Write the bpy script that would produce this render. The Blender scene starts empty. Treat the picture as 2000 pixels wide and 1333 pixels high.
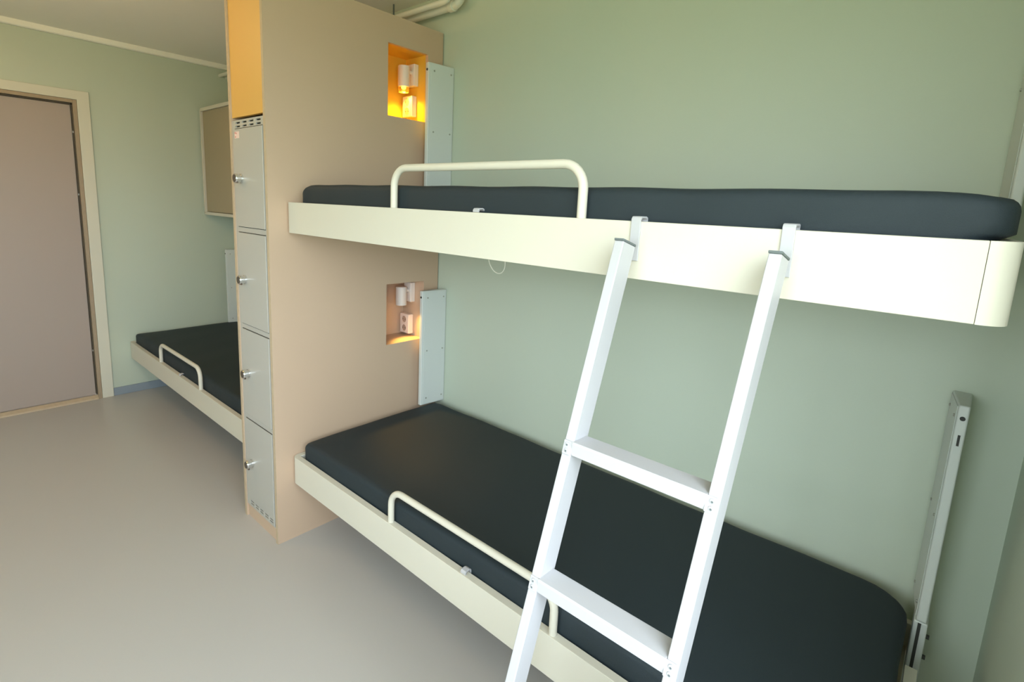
import bpy, bmesh, math, random
from mathutils import Vector, Matrix
random.seed(4)
SC = bpy.context.scene
COL = SC.collection
PI = math.pi

# ------------------------------------------------------------------ camera
cd = bpy.data.cameras.new('camera'); cam = bpy.data.objects.new('camera', cd); COL.objects.link(cam)
RM = ((0.7459711, -0.1446967, 0.6500692), (0.6645095, 0.0969280, -0.7409670), (0.0442056, 0.9847171, 0.1684578))
cam.matrix_world = Matrix.Translation((2.0087, -1.7887, 1.4570)) @ Matrix(RM).to_4x4()
cd.sensor_width = 36.0
cd.lens = 1023.157 / 2000 * 36
cd.shift_x = (1000 - 980.451) / 2000
cd.shift_y = (581.129 - 666.5) / 2000
cd.clip_start = 0.02
SC.camera = cam

# ------------------------------------------------------------------ view and light
SC.view_settings.view_transform = 'Standard'
SC.view_settings.look = 'None'
SC.view_settings.exposure = 0.27
SC.view_settings.gamma = 1.0
SC.view_settings.use_curve_mapping = False
SC.cycles.use_denoising = True
SC.cycles.max_bounces = 10
SC.cycles.diffuse_bounces = 7
SC.cycles.sample_clamp_indirect = 6

SKY_STRENGTH = 10.0
world = bpy.data.worlds.new('overcast_sky'); SC.world = world; world.use_nodes = True
nt = world.node_tree; nt.nodes.clear()
wo = nt.nodes.new('ShaderNodeOutputWorld'); bg = nt.nodes.new('ShaderNodeBackground')
tc = nt.nodes.new('ShaderNodeTexCoord'); sx = nt.nodes.new('ShaderNodeSeparateXYZ'); cr = nt.nodes.new('ShaderNodeValToRGB')
nt.links.new(tc.outputs['Generated'], sx.inputs[0]); nt.links.new(sx.outputs['Z'], cr.inputs[0])
mr = nt.nodes.new('ShaderNodeMapRange'); mr.inputs[1].default_value = -1; mr.inputs[2].default_value = 1
nt.links.new(sx.outputs['Z'], mr.inputs[0]); nt.links.new(mr.outputs[0], cr.inputs[0])
cr.color_ramp.elements[0].position = 0.42; cr.color_ramp.elements[0].color = (0.24, 0.28, 0.17, 1)
cr.color_ramp.elements[1].position = 0.56; cr.color_ramp.elements[1].color = (0.79, 0.91, 1.0, 1)
bg.inputs[1].default_value = SKY_STRENGTH
nt.links.new(cr.outputs[0], bg.inputs[0]); nt.links.new(bg.outputs[0], wo.inputs[0])

ROOM = dict(x0=-2.43, x1=2.187, y0=-3.25, y1=0.0, h=2.432)
WIN_RIGHT = (-3.05, -1.02, 0.65, 2.22)    # y0, y1, z0, z1 in the right wall
WIN_FRONT = (0.70, 1.90, 0.85, 2.10)
WIN_FILL = (-1.75, -1.37, 0.75, 2.15)      # x0, x1, z0, z1 in the wall behind the camera; unseen window added to brighten the far left


def portal(name, loc, rot, sx_, sy_):
    l = bpy.data.lights.new(name, 'AREA'); l.shape = 'RECTANGLE'; l.size = sx_; l.size_y = sy_
    l.cycles.is_portal = True
    o = bpy.data.objects.new(name, l); o.location = loc; o.rotation_euler = rot; COL.objects.link(o)


portal('daylight_portal', (2.30, (WIN_RIGHT[0] + WIN_RIGHT[1]) / 2, (WIN_RIGHT[2] + WIN_RIGHT[3]) / 2),
       (0, PI / 2, 0), WIN_RIGHT[3] - WIN_RIGHT[2], WIN_RIGHT[1] - WIN_RIGHT[0])
for W in (WIN_FRONT, WIN_FILL):
    portal('daylight_portal', ((W[0] + W[1]) / 2, -3.36, (W[2] + W[3]) / 2), (PI / 2, 0, 0), W[1] - W[0], W[3] - W[2])

GLOBE = 30.0
NICHE_UP_W = 3.2
NICHE_LO_W = 5.0
WARM = (1.0, 0.66, 0.30)
AMBER = (1.0, 0.76, 0.06)


# ------------------------------------------------------------------ materials
def mat(name, col, rough=0.5, metal=0.0, spec=0.5, bump=0.0, bscale=200, var=0.0, vscale=3.0, sheen=0.0, coat=0.0):
    m = bpy.data.materials.new(name); m.use_nodes = True
    n = m.node_tree; b = n.nodes['Principled BSDF']
    b.inputs['Base Color'].default_value = (*col, 1); b.inputs['Roughness'].default_value = rough
    b.inputs['Metallic'].default_value = metal; b.inputs['Specular IOR Level'].default_value = spec
    if sheen:
        b.inputs['Sheen Weight'].default_value = sheen; b.inputs['Sheen Roughness'].default_value = 0.45
        b.inputs['Sheen Tint'].default_value = (0.9, 1.0, 1.0, 1)
    if coat: b.inputs['Coat Weight'].default_value = coat
    t = n.nodes.new('ShaderNodeTexCoord')
    if bump:
        ns = n.nodes.new('ShaderNodeTexNoise'); ns.inputs['Scale'].default_value = bscale; ns.inputs['Detail'].default_value = 4
        bp = n.nodes.new('ShaderNodeBump'); bp.inputs['Strength'].default_value = bump; bp.inputs['Distance'].default_value = 0.002
        n.links.new(t.outputs['Object'], ns.inputs['Vector']); n.links.new(ns.outputs[0], bp.inputs['Height'])
        n.links.new(bp.outputs[0], b.inputs['Normal'])
    if var:
        ns = n.nodes.new('ShaderNodeTexNoise'); ns.inputs['Scale'].default_value = vscale; ns.inputs['Detail'].default_value = 3
        mx = n.nodes.new('ShaderNodeMix'); mx.data_type = 'RGBA'
        n.links.new(t.outputs['Object'], ns.inputs['Vector']); n.links.new(ns.outputs[0], mx.inputs[0])
        mx.inputs[6].default_value = tuple(max(0, c * (1 - var)) for c in col) + (1,)
        mx.inputs[7].default_value = tuple(min(1, c * (1 + var)) for c in col) + (1,)
        n.links.new(mx.outputs[2], b.inputs['Base Color'])
    return m


def emis(name, col, s):
    m = bpy.data.materials.new(name); m.use_nodes = True
    b = m.node_tree.nodes['Principled BSDF']; b.inputs['Base Color'].default_value = (*col, 1)
    b.inputs['Emission Color'].default_value = (*col, 1); b.inputs['Emission Strength'].default_value = s
    return m


M_WALL = mat('sage_green_paint', (0.51, 0.565, 0.46), 0.5, bump=0.12, bscale=350, var=0.015)
M_CEIL = mat('ceiling_paint', (0.90, 0.86, 0.78), 0.9, bump=0.1, bscale=300)
M_FLOOR = mat('vinyl_floor', (0.455, 0.43, 0.405), 0.33, spec=0.45, bump=0.03, bscale=900, var=0.03, vscale=400)
M_BASE = mat('vinyl_skirting', (0.24, 0.28, 0.32), 0.5)
M_BEIGE = mat('beige_laminate', (0.55, 0.395, 0.28), 0.42, bump=0.04, bscale=600, var=0.01)
M_YELLOW = mat('yellow_laminate', (0.70, 0.40, 0.095), 0.42, bump=0.03, bscale=600)
M_NYEL = mat('yellow_niche_laminate', (0.72, 0.44, 0.05), 0.42)
M_PLY = mat('plywood_edge', (0.48, 0.37, 0.25), 0.6, var=0.12, vscale=60)
M_LOCKER = mat('grey_powder_coat', (0.44, 0.42, 0.38), 0.42, bump=0.05, bscale=700)
M_DARK = mat('dark_gap', (0.02, 0.018, 0.015), 0.8)
M_SLOT = mat('dark_slot', (0.035, 0.035, 0.03), 0.7)
M_CREAM = mat('cream_powder_coat', (0.62, 0.58, 0.485), 0.45, bump=0.05, bscale=800)
M_WHITE = mat('white_powder_coat', (0.47, 0.46, 0.475), 0.42, bump=0.04, bscale=800)
M_BRKT = mat('bracket_powder_coat', (0.61, 0.64, 0.61), 0.42, bump=0.04, bscale=800)
M_CAPGREY = mat('grey_plastic', (0.13, 0.15, 0.15), 0.6, spec=.3)
M_SCREW = mat('zinc_screw', (0.42, 0.42, 0.38), 0.35, metal=0.8)
M_CHROME = mat('chrome', (0.75, 0.75, 0.76), 0.15, metal=1.0)
M_CHROMED = mat('dark_lock_face', (0.16, 0.13, 0.11), 0.3, metal=0.8)
M_FABRIC = mat('dark_slate_fabric', (0.018, 0.027, 0.032), 0.62, spec=0.32, bump=0.35, bscale=900, var=0.1, vscale=500, sheen=0.0)
M_BOARD = mat('bed_board', (0.36, 0.30, 0.20), 0.6)
M_TRIM = mat('white_trim_paint', (0.66, 0.63, 0.52), 0.45)
M_JAMB = mat('oak_jamb', (0.36, 0.27, 0.18), 0.55, var=0.1, vscale=30)
M_DOOR = mat('taupe_door', (0.39, 0.32, 0.28), 0.5, var=0.01)
M_DOORGREY = mat('door_seal', (0.07, 0.055, 0.035), 0.7)
M_PIPE = mat('white_pipe', (0.74, 0.72, 0.62), 0.35)
M_LAMP = mat('white_lamp_metal', (0.80, 0.74, 0.70), 0.4)
M_SOCK = mat('white_socket_plastic', (0.80, 0.70, 0.65), 0.35)
M_STICK = mat('pale_sticker', (0.80, 0.62, 0.58), 0.5)
M_STICKR = mat('red_print', (0.60, 0.20, 0.18), 0.5)
M_BULB = emis('lit_bulb', (1.0, 0.80, 0.45), 3.0)
M_BULBLO = emis('dim_bulb', (1.0, 0.66, 0.30), 0.8)
M_DIFF = emis('lamp_diffuser', (1.0, 0.58, 0.24), GLOBE)
M_GLASSY = bpy.data.materials.new('window_glass'); M_GLASSY.use_nodes = True
_n = M_GLASSY.node_tree; _n.nodes.clear()
_o = _n.nodes.new('ShaderNodeOutputMaterial'); _t = _n.nodes.new('ShaderNodeBsdfTransparent'); _g = _n.nodes.new('ShaderNodeBsdfGlossy'); _m = _n.nodes.new('ShaderNodeMixShader')
_g.inputs['Roughness'].default_value = 0.02; _m.inputs[0].default_value = 0.06
_n.links.new(_t.outputs[0], _m.inputs[1]); _n.links.new(_g.outputs[0], _m.inputs[2]); _n.links.new(_m.outputs[0], _o.inputs[0])
M_AMBERGL = bpy.data.materials.new('amber_glass'); M_AMBERGL.use_nodes = True
_b = M_AMBERGL.node_tree.nodes['Principled BSDF']
_b.inputs['Base Color'].default_value = (1.0, 0.72, 0.30, 1); _b.inputs['Roughness'].default_value = 0.08
_b.inputs['Transmission Weight'].default_value = 0.9; _b.inputs['IOR'].default_value = 1.3


# ------------------------------------------------------------------ mesh helpers
def BM(): return bmesh.new()


def box(bm, x0, x1, y0, y1, z0, z1):
    v = [bm.verts.new((x, y, z)) for x in (x0, x1) for y in (y0, y1) for z in (z0, z1)]
    for f in ((0, 1, 3, 2), (4, 6, 7, 5), (0, 4, 5, 1), (2, 3, 7, 6), (0, 2, 6, 4), (1, 5, 7, 3)):
        bm.faces.new([v[i] for i in f])
    return v


def prism(bm, pts, z0, z1, axis='z'):
    """closed polygon of (a, b) extruded along axis"""
    def P(a, b, c):
        return {'z': (a, b, c), 'y': (a, c, b), 'x': (c, a, b)}[axis]
    lo = [bm.verts.new(P(a, b, z0)) for a, b in pts]; hi = [bm.verts.new(P(a, b, z1)) for a, b in pts]
    n = len(pts)
    bm.faces.new(lo[::-1]); bm.faces.new(hi)
    for i in range(n): bm.faces.new((lo[i], lo[(i + 1) % n], hi[(i + 1) % n], hi[i]))


def ring_strip(bm, path, half, z0, z1):
    """open wall of constant thickness that follows a plan path (outer line), thickness inwards"""
    n = len(path); inn = []
    for i in range(n):
        a = Vector(path[max(i - 1, 0)]); b = Vector(path[min(i + 1, n - 1)])
        d = (b - a).normalized(); nrm = Vector((-d.y, d.x))
        p = Vector(path[i])
        if 0 < i < n - 1:
            d1 = (p - a).normalized(); c = max(0.3, math.sqrt((1 + d1.dot((b - p).normalized())) / 2))
        else: c = 1
        inn.append(p + nrm * (half / c))
    V = [[bm.verts.new((q[0], q[1], z)) for q, z in ((path[i], z0), (path[i], z1), (inn[i], z1), (inn[i], z0))] for i in range(n)]
    for i in range(n - 1):
        for k in range(4): bm.faces.new((V[i][k], V[i + 1][k], V[i + 1][(k + 1) % 4], V[i][(k + 1) % 4]))
    bm.faces.new(V[0]); bm.faces.new(V[-1][::-1])


def arc(cx, cy, r, a0, a1, n=8):
    return [(cx + r * math.cos(math.radians(a0 + (a1 - a0) * i / n)), cy + r * math.sin(math.radians(a0 + (a1 - a0) * i / n))) for i in range(n + 1)]


def tube(bm, pts, r, seg=16, cap=True):
    pts = [Vector(p) for p in pts]; n = len(pts); rings = []
    t0 = (pts[1] - pts[0]).normalized()
    up = Vector((0, 0, 1)) if abs(t0.z) < 0.9 else Vector((1, 0, 0))
    u = t0.cross(up).normalized()
    for i in range(n):
        t = (pts[min(i + 1, n - 1)] - pts[max(i - 1, 0)]).normalized()
        u = (u - t * u.dot(t)).normalized(); w = t.cross(u)
        rr = r[i] if isinstance(r, (list, tuple)) else r
        rings.append([bm.verts.new(pts[i] + (u * math.cos(2 * PI * k / seg) + w * math.sin(2 * PI * k / seg)) * rr) for k in range(seg)])
    for i in range(n - 1):
        for k in range(seg): bm.faces.new((rings[i][k], rings[i][(k + 1) % seg], rings[i + 1][(k + 1) % seg], rings[i + 1][k]))
    if cap: bm.faces.new(rings[0][::-1]); bm.faces.new(rings[-1])


def rail_path(x0, x1, zb, zt, r, y, n=8):
    p = [(x0, y, zb), (x0, y, zt - r)]
    p += [(x0 + r - r * math.cos(a * PI / 2 / n), y, zt - r + r * math.sin(a * PI / 2 / n)) for a in range(1, n + 1)]
    p += [(x1 - r + r * math.sin(a * PI / 2 / n), y, zt - r + r * math.cos(a * PI / 2 / n)) for a in range(0, n + 1)]
    p += [(x1, y, zb)]
    return p


def sheet(bm, axis, at, thick, u0, u1, v0, v1, holes):
    """flat board with rectangular through-holes. axis x: u=y, v=z; axis y: u=x, v=z; axis z: u=x, v=y"""
    us = sorted({u0, u1, *[h[0] for h in holes], *[h[1] for h in holes]}); vs = sorted({v0, v1, *[h[2] for h in holes], *[h[3] for h in holes]})
    us = [u for u in us if u0 <= u <= u1]; vs = [v for v in vs if v0 <= v <= v1]
    def P(u, v, w): return {'x': (w, u, v), 'y': (u, w, v), 'z': (u, v, w)}[axis]
    cache = {}
    def V(i, j, k):
        if (i, j, k) not in cache: cache[(i, j, k)] = bm.verts.new(P(us[i], vs[j], at if k == 0 else at + thick))
        return cache[(i, j, k)]
    def solid(i, j):
        if i < 0 or j < 0 or i >= len(us) - 1 or j >= len(vs) - 1: return False
        cu, cv = (us[i] + us[i + 1]) / 2, (vs[j] + vs[j + 1]) / 2
        return not any(h[0] < cu < h[1] and h[2] < cv < h[3] for h in holes)
    for i in range(len(us) - 1):
        for j in range(len(vs) - 1):
            if not solid(i, j): continue
            for k in (0, 1): bm.faces.new((V(i, j, k), V(i + 1, j, k), V(i + 1, j + 1, k), V(i, j + 1, k)))
            for di, dj, e in ((-1, 0, ((i, j), (i, j + 1))), (1, 0, ((i + 1, j), (i + 1, j + 1))), (0, -1, ((i, j), (i + 1, j))), (0, 1, ((i, j + 1), (i + 1, j + 1)))):
                if not solid(i + di, j + dj):
                    (a, b), (c, d) = e
                    bm.faces.new((V(a, b, 0), V(c, d, 0), V(c, d, 1), V(a, b, 1)))


def obj(name, bm, m, parent=None, bevel=0.0, smooth=False, seg=2):
    bmesh.ops.recalc_face_normals(bm, faces=bm.faces)
    me = bpy.data.meshes.new(name); bm.to_mesh(me); bm.free()
    me.materials.append(m)
    o = bpy.data.objects.new(name, me); COL.objects.link(o)
    if bevel:
        b = o.modifiers.new('bevel', 'BEVEL'); b.width = bevel; b.segments = seg; b.limit_method = 'ANGLE'; b.angle_limit = math.radians(40)
        b.harden_normals = False
    if smooth:
        for p in me.polygons: p.use_smooth = True
        try: me.set_sharp_from_angle(angle=math.radians(40))
        except Exception: pass
    if parent is not None: o.parent = parent
    return o


def thing(name, label, cat, loc=(0, 0, 0), group=None, rot=(0, 0, 0)):
    o = bpy.data.objects.new(name, None); COL.objects.link(o); o.location = loc; o.rotation_euler = rot; o.empty_display_size = 0.1
    o['label'] = label; o['category'] = cat
    if group: o['group'] = group
    return o


def tag(o, label, cat, group=None):
    o['label'] = label; o['category'] = cat
    if group: o['group'] = group
    return o


def struct(name, bm, m, parent=None, bevel=0.0, label=None):
    o = obj(name, bm, m, parent, bevel)
    if parent is None: o['kind'] = 'structure'
    if label: o['label'] = label
    return o


# ------------------------------------------------------------------ the room
X0, X1, Y0, Y1, H = ROOM['x0'], ROOM['x1'], ROOM['y0'], ROOM['y1'], ROOM['h']
DOOR_Y1, DOOR_Y0, DOOR_Z = -0.985, -1.885, 2.022
b = BM(); box(b, X0 - .12, X1 + .12, Y0 - .12, Y1 + .12, -.1, 0); struct('floor', b, M_FLOOR)
b = BM(); box(b, X0 - .12, X1 + .12, Y0 - .12, Y1 + .12, H, H + .1); struct('ceiling', b, M_CEIL)
b = BM(); box(b, X0 - .12, X1 + .12, 0, .12, 0, H); struct('wall_back', b, M_WALL)
b = BM(); sheet(b, 'x', X0 - .12, .12, Y0, Y1, 0, H, [(DOOR_Y0, DOOR_Y1, -1, DOOR_Z)]); struct('wall_left', b, M_WALL)
b = BM(); sheet(b, 'x', X1, .12, Y0, Y1, 0, H, [WIN_RIGHT]); struct('wall_right', b, M_WALL)
b = BM(); sheet(b, 'y', Y0 - .12, .12, X0 - .12, X1 + .12, 0, H, [WIN_FRONT, WIN_FILL]); struct('wall_front', b, M_WALL)


def window(n, axis, at, u0, u1, v0, v1):
    r = bpy.data.objects.new('window_%d' % n, None); COL.objects.link(r); r['kind'] = 'structure'
    b = BM(); f = .06
    um = (u0 + u1) / 2
    sheet(b, axis, at, .05, u0, u1, v0, v1, [(u0 + f, um - f / 2, v0 + f, v1 - f), (um + f / 2, u1 - f, v0 + f, v1 - f)])
    obj('window_frame', b, M_TRIM, r, .004)
    for a, c in ((u0 + f, um - f / 2), (um + f / 2, u1 - f)):
        b = BM(); sheet(b, axis, at + .02, .006, a, c, v0 + f, v1 - f, []); obj('window_pane', b, M_GLASSY, r)


window(1, 'x', X1 + .04, *WIN_RIGHT)
window(2, 'y', Y0 - .09, *WIN_FRONT)
window(3, 'y', Y0 - .09, *WIN_FILL)  # added opening, brings cool daylight to the far floor and wall

# skirting
b = BM(); box(b, X0, X0 + .010, -.918, -.001, 0, .058); struct('baseboard_left', b, M_BASE, bevel=.002)
b = BM(); box(b, X0 + .012, X1 - .012, -.010, 0, 0, .058); struct('baseboard_back', b, M_BASE, bevel=.002)
b = BM(); box(b, X1 - .010, X1, -3.2, -.001, 0, .058); struct('baseboard_right', b, M_BASE, bevel=.002)
# cornice
b = BM(); prism(b, [(X0, H - .034), (X0 + .028, H - .034), (X0 + .034, H - .028), (X0 + .034, H), (X0, H)], Y0, -.0, 'y'); struct('trim_1', b, mat('cornice_paint', (0.86, 0.84, 0.76), 0.5))

# door in the left (far) wall
dr = bpy.data.objects.new('door_1', None); COL.objects.link(dr); dr.location = (X0, -1.435, 0); dr['kind'] = 'structure'
dr.location = (0, 0, 0)
b = BM()
sheet(b, 'x', X0, .014, DOOR_Y0 - .066, DOOR_Y1 + .066, 0, DOOR_Z + .058, [(DOOR_Y0, DOOR_Y1, -1, DOOR_Z)])
obj('door_casing', b, M_TRIM, dr, .003)
b = BM()   # jamb lining
JT = .022
box(b, X0 - .115, X0 + .010, DOOR_Y1 - JT, DOOR_Y1 - .001, 0, DOOR_Z - .001)
box(b, X0 - .115, X0 + .010, DOOR_Y0 + .001, DOOR_Y0 + JT, 0, DOOR_Z - .001)
box(b, X0 - .115, X0 + .010, DOOR_Y0 + JT, DOOR_Y1 - JT, DOOR_Z - JT, DOOR_Z - .001)
obj('door_jamb', b, M_JAMB, dr, .002)
b = BM()
box(b, X0 - .04, X0 - .012, DOOR_Y1 - JT - .008, DOOR_Y1 - JT - .001, .03, DOOR_Z - JT)
box(b, X0 - .04, X0 - .012, DOOR_Y0 + JT, DOOR_Y0 + JT + .007, .03, DOOR_Z - JT)
box(b, X0 - .04, X0 - .012, DOOR_Y0 + JT, DOOR_Y1 - JT, DOOR_Z - JT - .010, DOOR_Z - JT - .001)
obj('door_seal', b, M_DOORGREY, dr)
b = BM(); box(b, X0 - .058, X0 - .018, DOOR_Y0 + JT + .009, DOOR_Y1 - JT - .010, .028, DOOR_Z - JT - .012); obj('door_leaf', b, M_DOOR, dr, .002)
b = BM()
prism(b, [(X0 - .10, 0), (X0 + .016, 0), (X0 + .013, .010), (X0 - .010, .024), (X0 - .10, .024)], DOOR_Y0 + JT + .001, DOOR_Y1 - JT - .001, 'y')
obj('door_threshold', b, M_PLY, dr)
for z in (1.82, 1.42, .35):
    b = BM(); tube(b, [(X0 - .014, DOOR_Y1 - JT - .006, z - .006), (X0 - .014, DOOR_Y1 - JT - .006, z + .006)], .004, 10); obj('door_hinge', b, M_SCREW, dr, smooth=True)

# ------------------------------------------------------------------ locker partition
DX0, DX1, DY0, DY1, DZ = -.325, 0.0, -.870, -.006, 2.262
NU = (-.323, -.097, 1.840, 2.145); NL = (-.323, -.097, .785, 1.079)
ND = .165
part = thing('locker_partition', 'tall beige laminate partition with two niches, enclosing the lockers, bed side by the back wall', 'partition', (0, 0, 0))
b = BM(); sheet(b, 'x', DX1 - .018, .018, DY0, DY1, 0, DZ, [NU, NL]); sp = obj('side_panel', b, M_BEIGE, part)
b = BM(); box(b, DX1 - .0178, DX1 - .0002, DY0 - .0012, DY0 + .0003, 0, DZ); o = obj('edge_band', b, M_PLY, sp); o['label'] = 'tan plywood edge'
b = BM(); box(b, DX0, DX0 + .018, DY0, DY1, 0, DZ); sp2 = obj('side_panel', b, M_BEIGE, part)
b = BM(); box(b, DX0 + .0002, DX0 + .0178, DY0 - .0012, DY0 + .0003, 0, DZ); o = obj('edge_band', b, M_PLY, sp2); o['label'] = 'tan plywood edge'
b = BM(); box(b, DX0 + .018, DX1 - .018, DY0 + .004, DY0 + .020, 1.768, DZ - .018); o = obj('front_panel', b, M_YELLOW, part); o['label'] = 'yellow upper front panel'
b = BM(); box(b, DX0 + .018, DX1 - .018, DY0 + .004, DY1, DZ - .018, DZ); obj('top_panel', b, M_BEIGE, part)
b = BM(); box(b, DX0 + .018, DX1 - .018, DY0 + .008, DY0 + .026, 0, .058); obj('plinth', b, M_BEIGE, part)
b = BM(); box(b, DX0 + .018, DX1 - .018, -.46, -.445, .058, DZ - .018); obj('back_panel', b, M_BEIGE, part)
for n, (u0, u1, v0, v1) in enumerate((NU, NL)):
    b = BM(); t = .004; xb = -ND
    box(b, xb - t, xb, u0 - t, u1 + t, v0 - t, v1 + t)          # back
    box(b, xb, DX1 - .018, u0 - t, u0, v0 - t, v1 + t)
    box(b, xb, DX1 - .018, u1, u1 + t, v0 - t, v1 + t)
    box(b, xb, DX1 - .018, u0, u1, v0 - t, v0)
    box(b, xb, DX1 - .018, u0, u1, v1, v1 + t)
    o = obj('niche_lining', b, M_NYEL if n == 0 else M_BEIGE, part); o['label'] = 'yellow lined upper niche' if n == 0 else 'beige lined lower niche'
# silicone line at the floor
# ------------------------------------------------------------------ the four-door locker
LX0, LX1, LF = DX0 + .0185, DX1 - .0185, DY0 + .003
lk = thing('locker', 'narrow light grey steel locker column with four small doors', 'locker')
b = BM(); vents = []
vx = [-.2745, -.2130, -.1510, -.0890]
for x in vx:
    for z in (1.727 + .002, 1.741 + .002): vents.append((x, x + .042, z, z + .0065))
bot = [-.262 + .047 * i for i in range(5)]
sheet(b, 'y', LF, .006, LX0, LX1, .062, 1.757, vents)
box(b, LX0, LX0 + .003, LF + .006, LF + .38, .062, 1.757); box(b, LX1 - .003, LX1, LF + .006, LF + .38, .062, 1.757)
box(b, LX0 + .003, LX1 - .003, LF + .006, LF + .38, 1.754, 1.757); box(b, LX0 + .003, LX1 - .003, LF + .006, LF + .38, .062, .065)
box(b, LX0 + .003, LX1 - .003, LF + .375, LF + .38, .065, 1.754)
body = obj('body', b, M_LOCKER, lk)
b = BM(); box(b, vx[0] - .01, vx[-1] + .055, LF + .0062, LF + .009, 1.722, 1.752); o = obj('vent_shadow_box', b, M_DARK, body)
doors = [(1.333, 1.722), (.921, 1.308), (.512, .896), (.068, .487)]
locks = [1.527, 1.114, .706, .289]
LDX0, LDX1 = -.284, -.030
for i, (z0, z1) in enumerate(doors):
    b = BM()
    hs = []
    if i == 3:
        for x in bot:
            for z in (.079, .0905): hs.append((x, x + .034, z, z + .0062))
    sheet(b, 'y', LF - .0045, .0043, LDX0, LDX1, z0, z1, hs)
    d = obj('door', b, M_LOCKER, lk, .0012)
    b = BM(); box(b, LDX0 + .004, LDX1 - .001, LF - .0012, LF - .0003, z1, z1 + .0028); obj('shadow_gap', b, M_DARK, d)
    if i != 3:
        b = BM(); box(b, LDX0 + .004, LDX1 - .001, LF - .0012, LF - .0003, z0 - .0025, z0); obj('shadow_gap', b, M_DARK, d)
    if i == 3:
        b = BM(); box(b, bot[0] - .004, bot[-1] + .04, LF - .0002, LF - .00005, .077, .099); obj('vent_shadow', b, M_DARK, d)
    lx, lz = -.226, locks[i]
    b = BM()
    prof = [(LF - .0045, .019), (LF - .010, .0185), (LF - .0105, .0165), (LF - .020, .0165), (LF - .0205, .0185), (LF - .031, .0190), (LF - .033, .0175)]
    tube(b, [(lx, y, lz) for y, _ in prof], [r for _, r in prof], 28)
    k = obj('lock', b, M_CHROME, d, smooth=True)
    b = BM(); tube(b, [(lx, LF - .0331, lz), (lx, LF - .0345, lz)], .0140, 24); box(b, lx + .003, lx + .014, LF - .029, LF - .023, lz - .0197, lz - .014)
    obj('lock_dial', b, M_CHROMED, k)
    if i == 0:
        b = BM(); box(b, LDX0 + .010, LDX0 + .052, LF - .0052, LF - .0046, z1 - .036, z1 - .010); s = obj('sticker', b, M_STICK, d)
        b = BM()
        box(b, LDX0 + .012, LDX0 + .020, LF - .0056, LF - .0053, z1 - .018, z1 - .012); box(b, LDX0 + .024, LDX0 + .030, LF - .0056, LF - .0053, z1 - .020, z1 - .014)
        box(b, LDX0 + .014, LDX0 + .022, LF - .0056, LF - .0053, z1 - .033, z1 - .028)
        obj('sticker_print', b, M_STICKR, s)


# ------------------------------------------------------------------ wall-mounted bunks
BW = .802      # depth from wall
RAIL_H = .118
BL = 2.062     # overall length


def make_bed(label, loc, rot=(0, 0, 0), back_y=-.25, group='wall-mounted bunks', loop=False):
    """local origin: left end at the wall line, z 0 = lower edge of the rail"""
    t = thing('bunk_bed', label, 'bed', loc, group, rot)
    th = .024
    # front rail with the rounded left corner
    b = BM()
    p = [(0, back_y)] + arc(.026, -BW + .026, .026, 180, 270, 7) + [(2.0262, -BW)]
    ring_strip(b, p, th, 0, RAIL_H)
    fr = obj('front_rail', b, M_CREAM, t, .0012, seg=3)
    b = BM(); R_ = .034
    p = [(2.0268, -BW)] + arc(BL - R_, -BW + R_, R_, 270, 360, 10) + [(BL, back_y)]
    ring_strip(b, p, th, 0, RAIL_H)
    o = obj('corner_rail', b, M_CREAM, t, .0012, smooth=True, seg=3)
    # base board under the mattress, rear beam
    b = BM(); box(b, th + .001, BL - th - .001, -BW + th + .001, -.045, .012, .030); obj('base_board', b, M_BOARD, t, .002)
    b = BM(); box(b, .0, BL, -.042, -.020, .0, RAIL_H - .02); obj('rear_rail', b, M_CREAM, t, .002)
    # guard rail
    b = BM(); tube(b, rail_path(.670, 1.352, RAIL_H - .004, RAIL_H + .119, .055, -BW + .013), .0108, 18)
    obj('guard_rail', b, M_CREAM, t, smooth=True)
    # small clip hooked over the rail
    b = BM()
    cx = 1.030
    prof = [(-BW + .004, RAIL_H + .0005), (-BW + .004, RAIL_H + .006), (-BW + .008, RAIL_H + .011), (-BW + .022, RAIL_H + .012), (-BW + .029, RAIL_H + .009),
            (-BW + .031, RAIL_H + .002), (-BW + .031, RAIL_H - .015), (-BW + .0285, RAIL_H - .015), (-BW + .0285, RAIL_H + .002), (-BW + .026, RAIL_H + .006), (-BW + .022, RAIL_H + .0085), (-BW + .010, RAIL_H + .0075), (-BW + .008, RAIL_H + .0005)]
    prism(b, prof, cx - .010, cx + .010, 'x')
    obj('strap_clip', b, M_WHITE, t, .0006)
    if loop:
        b = BM(); n = 20
        pts = [(.920 + .034 * math.cos(a), -.585 - .01 * math.sin(a), -.028 + .042 * math.sin(a)) for a in [PI * (1 + .0 * 1) + PI * i / n for i in range(n + 1)]]
        pts = [(pts[0][0], pts[0][1], .014)] + pts + [(pts[-1][0], pts[-1][1], .014)]
        tube(b, pts, .0015, 8); o = obj("cord_loop", b, M_PIPE, t, smooth=True); o['label'] = 'thin white cord loop'
    return t


LZ = .267; UZ = 1.324
make_bed('lower white metal bunk at right, under the ladder', (.004, 0, LZ))
make_bed('upper white metal bunk that the ladder hooks onto', (.004, 0, UZ), loop=True)
DXF = -2.420
make_bed('lower white metal bunk at far left behind the locker column', (DXF, 0, LZ))
make_bed('upper far bunk folded up flat against the back wall, showing its beige underside', (DXF + .012, -.262, 1.285), (-PI / 2, 0, 0), back_y=-.03, group=None)


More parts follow.
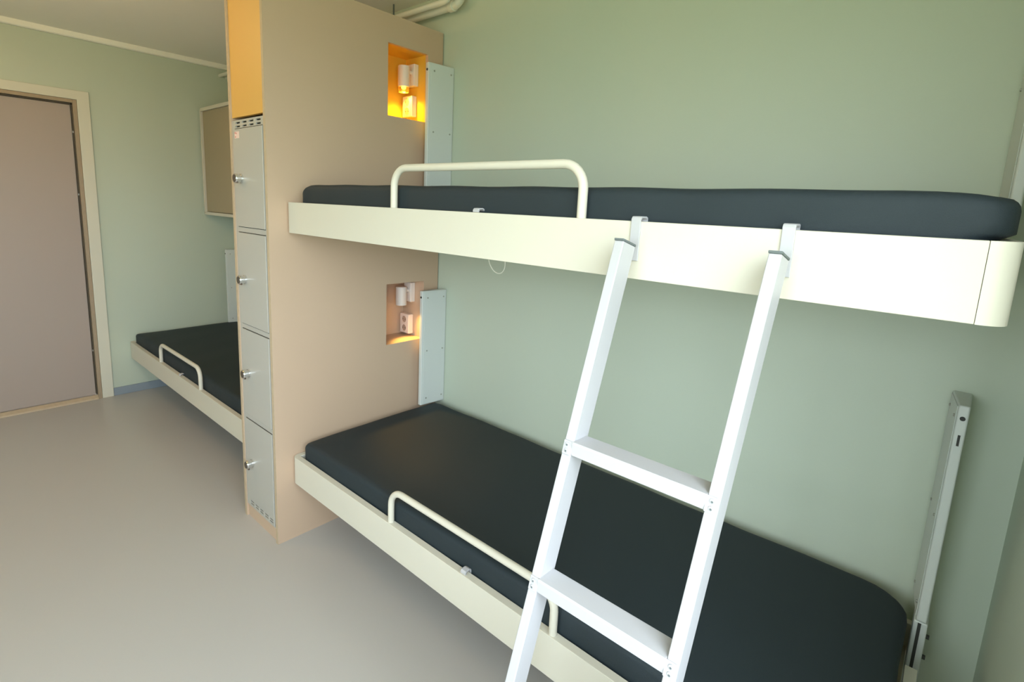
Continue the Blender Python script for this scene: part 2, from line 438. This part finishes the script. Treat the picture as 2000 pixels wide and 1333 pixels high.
def make_mattress(label, loc, L, W, T, rot=(0, 0, 0), seed=0, crown=.002, bulge=0.0, rc0=.02, rc1=.06):
    nx, ny, nz = 70, 28, 7
    bm = BM(); rnd = random.Random(seed)
    ph = [rnd.uniform(0, 6.28) for _ in range(8)]
    r = .020
    def warp(x, y, z):
        # rounded box: plan corner radius rc, edge radius r
        px, py = x, y
        rc = rc0 if x < L / 2 else rc1
        cxx, cyy = min(max(px, rc), L - rc), min(max(py, rc), W - rc)
        dx, dy = px - cxx, py - cyy
        d = max(abs(dx), abs(dy))
        if dx and dy:
            l = math.hypot(dx, dy); k = d / l; dx *= k; dy *= k
        px, py = cxx + dx, cyy + dy
        # edge rounding (superellipse shrink toward top and bottom)
        ez = min(z, T - z)
        inset = 0
        if ez < r: inset = r - math.sqrt(max(0, r * r - (r - ez) ** 2))
        cx_, cy_ = L / 2, W / 2
        fx = 1 - inset / (L / 2); fy = 1 - inset / (W / 2)
        px = cx_ + (px - cx_) * fx; py = cy_ + (py - cy_) * fy
        if ez < 1e-6 and z > T / 2:
            e = min(x, y, L - x, W - y)
            z -= .0
        w = .0016 * math.sin(9 * px + ph[0]) * math.sin(7 * py + ph[1]) + .0009 * math.sin(23 * px + 11 * py + ph[2])
        z2 = z + (w if z > T * .3 else 0)
        up = max(0, min(1, (z - .09) / .035)); de = min(x, L - x)
        cw = .12 if x > L / 2 else .09
        if de < cw: z2 -= crown * (1 if x > L / 2 else 3.0) * up * (1 - math.sin(de / cw * PI / 2))
        if bulge and x > L - .3:
            q = max(0, (x - L + .3) / .3) ** 2; zz = max(0, min(1, (z - .084) / .014))
            px += bulge * q * zz
        if y < 1e-6: py += .0015 * math.sin(13 * px + ph[3]) + .001 * math.sin(31 * px + ph[4])
        if x > L - 1e-6 or x < 1e-6: px += .002 * math.sin(17 * py + ph[5])
        return (px, py, z2)
    cache = {}
    zs = [0, .4 * r, r, .084, .091, .099, .115, T - r, T - .62 * r, T - .34 * r, T - .12 * r, T]
    def grid(n, tot):
        e = [0, .012, .026, .045, .07]
        m = [.07 + (tot - .14) * i / n for i in range(1, n)]
        return e + m + [tot - q for q in reversed(e)]
    gx, gy = grid(50, L), grid(16, W)
    NX, NY, NZ = len(gx), len(gy), len(zs)
    def V(i, j, k):
        key = (i, j, k)
        if key not in cache:
            x, y, z = gx[i], gy[j], zs[k]
            if k in (0, NZ - 1):
                x = r + (L - 2 * r) * 0 + (x * (L - 0) / L) - r if False else x
            cache[key] = bm.verts.new(warp(x, y, z))
        return cache[key]
    for i in range(NX - 1):
        for j in range(NY - 1):
            for k in (0, NZ - 1): bm.faces.new((V(i, j, k), V(i + 1, j, k), V(i + 1, j + 1, k), V(i, j + 1, k)))
    for k in range(NZ - 1):
        for i in range(NX - 1):
            for j in (0, NY - 1): bm.faces.new((V(i, j, k), V(i + 1, j, k), V(i + 1, j, k + 1), V(i, j, k + 1)))
        for j in range(NY - 1):
            for i in (0, NX - 1): bm.faces.new((V(i, j, k), V(i, j + 1, k), V(i, j + 1, k + 1), V(i, j, k + 1)))
    o = obj('mattress', bm, M_FABRIC)
    for p in o.data.polygons: p.use_smooth = True
    o.location = loc; o.rotation_euler = rot
    tag(o, label, 'mattress', 'fitted dark mattresses on the bunks')
    return o


MT = .158
make_mattress('dark slate sheeted mattress on the lower right bunk, behind the ladder', (.046, -.774, LZ + .0305), 1.985, .720, MT, seed=1, rc1=.10)
make_mattress('dark slate sheeted mattress on the upper bunk, seen edge-on', (.046, -.775, UZ + .0305), 1.990, .700, MT - .001, seed=2, crown=.008, bulge=.024, rc0=.05, rc1=.05)
make_mattress('dark slate sheeted mattress on the far left bunk by the door', (DXF + .046, -.774, LZ + .0305), 1.972, .700, MT, seed=3)


# ------------------------------------------------------------------ wall brackets at the bunk ends
def make_bracket(label, x, z, side, arm=False, h=.589):
    """side -1: bracket at the left end of a bunk (wide cover faces right), +1: right end (cover faces left)"""
    t = thing('wall_bracket', label, 'bracket', (x, -.0005, z), 'white brackets at the bunk ends')
    s = -side
    # plan points, local x measured from the outer (blank) side, growing towards the cover side
    wallw, frontw, blank, dep = .040, .021, .004, .145
    pts = [(0, 0), (s * wallw, 0), (s * (blank + frontw), -dep), (s * blank, -dep)]
    b = BM(); prism(b, pts, 0, h); bd = obj('bracket_body', b, M_BRKT, t, .004, seg=3)
    # cover plate on the wide slanted face
    a = Vector((s * wallw, 0)); c = Vector((s * (blank + frontw), -dep)); d = (c - a).normalized(); n = Vector((d.y, -d.x))
    if n.x * s < 0: n = -n
    e0, e1 = a + d * .006, c - d * .012
    q = [e0, e1, e1 + n * .0016, e0 + n * .0016]
    b = BM(); prism(b, [(v.x, v.y) for v in q], .006, h - .006); obj('cover_plate', b, M_BRKT, t, .0008)
    for zz in (.035, h / 2 - .01, h - .035):
        for dd in (.020, dep - .030):
            p0 = a + d * dd + n * .0014; p1 = p0 + n * .0030
            b = BM(); tube(b, [(p0.x, p0.y, zz), (p1.x, p1.y, zz)], [.0042, .0030], 12); obj('screw', b, M_SCREW, t, smooth=True)
    # plug hole and slot in the narrow front
    xc = s * (blank + frontw / 2)
    b = BM(); tube(b, [(xc, -dep - .0012, h - .032), (xc, -dep + .002, h - .032)], .0055, 16); o = obj('plug', b, M_SLOT, t, smooth=True)
    if side > 0:
        b = BM(); box(b, xc - .0025, xc + .0025, -dep - .0008, -dep + .001, h - .102, h - .074); obj('slot', b, M_SLOT, t)
    if arm:
        b = BM(); box(b, min(0, s * .030), max(0, s * .030), -dep + .003, -.02, -.20, -.002)
        obj('hinge_arm', b, M_BRKT, t, .004)
        b = BM(); box(b, xc - .006, xc + .001, -dep + .0015, -dep + .004, -.150, -.006); obj('slot', b, M_SLOT, t)
        for zz in (-.045, -.105):
            b = BM(); tube(b, [(-s * .0, -dep + .020, zz), (-s * .007, -dep + .020, zz)], .0058, 12); o = obj('bolt', b, M_SLOT, t, smooth=True)
    return t


make_bracket('white wall bracket at the left end of the lower bunk, beside the lower niche', .025, .448, -1)
make_bracket('white wall bracket left of the upper bunk, beside the lit niche', .038, 1.507, -1)
make_bracket('white wall bracket at the right end of the lower bunk, by the room corner', 2.073, .448, 1, arm=True)
make_bracket('white wall bracket at the right end of the upper bunk, at the photo edge', 2.088, 1.490, 1, h=.606)
make_bracket('white wall bracket of the far left bunk, half hidden behind the locker', DXF + .055, .448, -1)

# ------------------------------------------------------------------ ladder
ld = thing('bunk_ladder', 'white metal ladder leaning on the upper bunk rail', 'ladder', (1.5, -1.2, 0))
LTOP = 1.404; SW = .0206; SD = .0500
LXs = (1.487, 1.7685); LY = -.866; LDY, LDX = -.2601, -.0429


def lpt(x, z): return (x + LDX * (LTOP - z), LY + LDY * (LTOP - z))


def madd(o): o.location = (-1.5, 1.2, 0); return o


for x in LXs:
    b = BM(); vs = []
    for z in (0.0, LTOP):
        cx, cy = lpt(x, z)
        for (ax, ay) in ((0, 0), (SW, 0), (SW, SD), (0, SD)):
            # the stile is cut level at the floor, square to itself at its top
            zz = z
            if z > 1: zz = z - (ay * .26)
            vs.append(b.verts.new((cx + ax, cy + ay, zz)))
    b.faces.new(vs[:4][::-1]); b.faces.new(vs[4:])
    for k in range(4): b.faces.new((vs[k], vs[(k + 1) % 4], vs[4 + (k + 1) % 4], vs[4 + k]))
    st = madd(obj('stile', b, M_WHITE, ld, .0022, seg=3))
    b = BM(); vs = []
    for dz in (-.0, .0048):
        cx, cy = lpt(x, LTOP)
        for (ax, ay) in ((-.0006, -.0006), (SW + .0006, -.0006), (SW + .0006, SD + .0006), (-.0006, SD + .0006)):
            vs.append(b.verts.new((cx + ax, cy + ay, LTOP + dz - ay * .26)))
    b.faces.new(vs[:4][::-1]); b.faces.new(vs[4:])
    for k in range(4): b.faces.new((vs[k], vs[(k + 1) % 4], vs[4 + (k + 1) % 4], vs[4 + k]))
    o = madd(obj('end_cap', b, M_CAPGREY, ld, .0012)); o['label'] = 'dark grey end cap'
    # hook: strip that comes up the back of the stile and bends over the rail
    b = BM(); zt = UZ + RAIL_H
    f = -BW - .0042; k_ = .004
    out = [(f, 1.362), (f, zt + .004), (f + .003, zt + .009), (f + .008, zt + .0105), (-BW + .022, zt + .0105), (-BW + .028, zt + .0085), (-BW + .0295, zt + .004), (-BW + .0295, zt - .016),
           (-BW + .0255, zt - .016), (-BW + .0255, zt + .003), (-BW + .022, zt + .0065), (f + .009, zt + .0065), (f + .0045, zt + .003), (f + .0035, 1.362)]
    prism(b, out, x + .001, x + SW + .001, 'x')
    madd(obj('hook', b, M_WHITE, ld, .0008))
for z in (1.001, .735, .469, .203):
    c0 = lpt(LXs[0], z); c1 = lpt(LXs[1], z)
    xa, xb = c0[0] + SW, c1[0]
    yf = c0[1] - .001
    b = BM()
    # channel: tread and front lip, slightly rounded nose
    prism(b, [(yf + .001, z + .0140), (yf - .0022, z + .0115), (yf - .0022, z - .0130), (yf + .0005, z - .0130), (yf + .0005, z + .0100), (yf + .049, z + .0085), (yf + .049, z + .0125)], xa - .0003, xb + .0003, 'x')
    for (u0, u1) in ((c0[0] + .001, xa + .001), (xb - .001, xb + SW - .001)):
        prism(b, [(yf - .0024 - .0034, z - .0130), (yf - .0002 - .0034, z - .0130), (yf + .0002 + .0036, z + .0130), (yf - .0020 + .0036, z + .0130)], u0, u1, 'x')
    rg = madd(obj('rung', b, M_WHITE, ld, .0010))
    for xm in (c0[0] + SW * .5, c1[0] + SW * .5):
        for dz in (.0058, -.0058):
            yy = yf - .0022 + dz * .26 - .0002
            b = BM(); tube(b, [(xm, yy, z + dz), (xm, yy - .0012, z + dz), (xm, yy - .0020, z + dz)], [.0050, .0048, .0030], 16); s = obj('screw', b, M_WHITE, rg, smooth=True)
            b = BM(); tube(b, [(xm, yy - .0018, z + dz), (xm, yy - .0024, z + dz)], .0021, 6); obj('screw_recess', b, M_CAPGREY, s)


# ------------------------------------------------------------------ reading lamps and sockets in the niches
def niche_lamp(label, z, lit, tilt=0.0):
    t = thing('reading_lamp', label, 'lamp', (-.094, -.097, z), 'spot lamps in the niches')
    b = BM(); box(b, -.030, .026, -.027, 0, -.090, .010); obj('back_plate', b, M_LAMP, t, .003)
    b = BM(); tube(b, [(.004, -.026, -.030), (.004, -.048, -.030)], .009, 16); obj('joint', b, M_LAMP, t, smooth=True)
    sh = bpy.data.objects.new('lamp_shade', None)
    cx, cy = .006, -.072; r = .0275; zt, zb = -.008, -.102
    b = BM(); seg = 36
    prof = [(.001, zt), (r - .003, zt), (r, zt - .003), (r, zb + .001), (r - .001, zb), (r - .0025, zb + .001), (r - .0025, zb + .020), (.001, zb + .020)]
    rings = [[b.verts.new((cx + q * math.cos(2 * PI * k / seg), cy + q * math.sin(2 * PI * k / seg), z_)) for k in range(seg)] for q, z_ in prof]
    for i in range(len(prof) - 1):
        for k in range(seg): b.faces.new((rings[i][k], rings[i][(k + 1) % seg], rings[i + 1][(k + 1) % seg], rings[i + 1][k]))
    sh = obj('lamp_shade', b, M_LAMP, t, smooth=True)
    b = BM(); tube(b, [(cx, cy, zb + .018), (cx, cy, zb + .014)], [r - .004, r - .008], 24); obj('bulb', b, M_BULB if lit else M_BULBLO, sh, smooth=True)
    if lit:
        b = BM(); R0 = .0255
        prof = [(R0, zb + .004), (R0 + .0005, zb - .022), (R0 - .003, zb - .0245), (R0 - .0015, zb - .022), (R0 - .0015, zb + .004)]
        rings = [[b.verts.new((cx + q * math.cos(2 * PI * k / seg), cy + q * math.sin(2 * PI * k / seg), z_)) for k in range(seg)] for q, z_ in prof]
        for i in range(len(prof)):
            j = (i + 1) % len(prof)
            for k in range(seg): b.faces.new((rings[i][k], rings[i][(k + 1) % seg], rings[j][(k + 1) % seg], rings[j][k]))
        o = obj('glass_collar', b, M_AMBERGL, sh, smooth=True); o['label'] = 'amber glass collar'
    l = bpy.data.lights.new('spot', 'SPOT'); l.energy = NICHE_UP_W if lit else NICHE_LO_W; l.color = AMBER if lit else (1.0, 0.56, 0.12)
    l.spot_size = math.radians(150 if lit else 84); l.spot_blend = .6; l.shadow_soft_size = .012
    lo = bpy.data.objects.new('lamp_light', l); COL.objects.link(lo); lo.parent = t
    lo.location = (cx, cy, zb + (.006 if not lit else -.004)); lo.rotation_euler = (0, math.radians(-12 if lit else -40), 0)
    return t


niche_lamp('white cylinder spot lamp glowing amber in the upper niche', 2.100, True)
niche_lamp('white cylinder spot lamp in the lower niche, dimmer than the upper one', 1.053, False)


def socket(label, z0, z1):
    t = thing('wall_socket', label, 'socket', (-.114, -.097, (z0 + z1) / 2), 'double sockets in the niches')
    h = (z1 - z0) / 2
    b = BM(); box(b, -.036, .036, -.031, -.0005, -h, h); obj('socket_housing', b, M_SOCK, t, .004, seg=3)
    for dz in (h * .45, -h * .45):
        b = BM(); seg = 28
        prof = [(.019, -.0312), (.0185, -.0325), (.0172, -.0325), (.0168, -.0312)]
        rings = [[b.verts.new((q * math.cos(2 * PI * k / seg), y, dz + q * math.sin(2 * PI * k / seg))) for k in range(seg)] for q, y in prof]
        for i in range(4):
            for k in range(seg): b.faces.new((rings[i][k], rings[i][(k + 1) % seg], rings[(i + 1) % 4][(k + 1) % seg], rings[(i + 1) % 4][k]))
        rim = obj('outlet', b, M_SOCK, t, smooth=True)
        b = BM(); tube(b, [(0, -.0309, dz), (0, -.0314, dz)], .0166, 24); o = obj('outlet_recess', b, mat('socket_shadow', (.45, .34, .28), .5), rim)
        b = BM()
        for q in (-.0095, .0095): tube(b, [(q, -.0312, dz), (q, -.0319, dz)], .0024, 10)
        obj('pin_holes', b, M_SLOT, rim)
    return t


socket('white double socket below the glowing lamp in the upper niche', 1.870, 1.967)
socket('white double socket in the lower niche, beside the yellow-lit niche floor', .795, .896)

# ------------------------------------------------------------------ ceiling pipes above the partition
pp = thing('ceiling_pipe', 'pair of white pipes running below the ceiling above the partition', 'pipe', (0, -.08, 2.35))


def pl(o): o.location = (0, .08, -2.35); return o


def elbow(y, z, r, xe):
    pts = [(X0 + .002, y, z), (xe - .05, y, z)]
    pts += [(xe - .05 + .05 * math.sin(a * PI / 16), y, z + .05 - .05 * math.cos(a * PI / 16)) for a in range(1, 9)]
    pts += [(xe, y, H - .001)]
    return pts


b = BM(); tube(b, elbow(-.048, 2.348, .0185, .165), .0185, 20); pl(obj('pipe_run', b, M_PIPE, pp, smooth=True))
b = BM(); tube(b, elbow(-.098, 2.352, .013, .150), .013, 20); pl(obj('pipe_run', b, M_PIPE, pp, smooth=True))
b = BM(); tube(b, [(.085, -.048, 2.348), (.118, -.048, 2.348)], .0235, 22); pl(obj('pipe_socket', b, M_PIPE, pp, .003, smooth=True))
b = BM(); tube(b, [(.165, -.048, 2.392), (.165, -.048, 2.425)], .0235, 22); pl(obj('pipe_socket', b, M_PIPE, pp, .003, smooth=True))
for x in (-.30, -1.5):
    b = BM(); tube(b, [(x, -.073, H - .001), (x, -.073, 2.362)], .004, 10); box(b, x - .006, x + .006, -.115, -.03, 2.364, 2.368); pl(obj('pipe_hanger', b, M_CAPGREY, pp))

# ------------------------------------------------------------------ ceiling lamp (out of frame)
cl = thing('ceiling_lamp', 'round opal globe lamp hanging just below the ceiling in the middle of the room', 'lamp', (-.95, -1.70, H - .001))
b = BM(); tube(b, [(0, 0, 0), (0, 0, -.030)], .07, 30); obj('lamp_base', b, M_TRIM, cl, .004, smooth=True)
b = BM(); tube(b, [(0, 0, -.030), (0, 0, -.08)], .012, 16); obj('stem', b, M_TRIM, cl, smooth=True)
b = BM(); bmesh.ops.create_uvsphere(b, u_segments=32, v_segments=20, radius=.10); bmesh.ops.translate(b, vec=(0, 0, -.175), verts=b.verts)
gl = obj('globe', b, M_DIFF, cl, smooth=True)
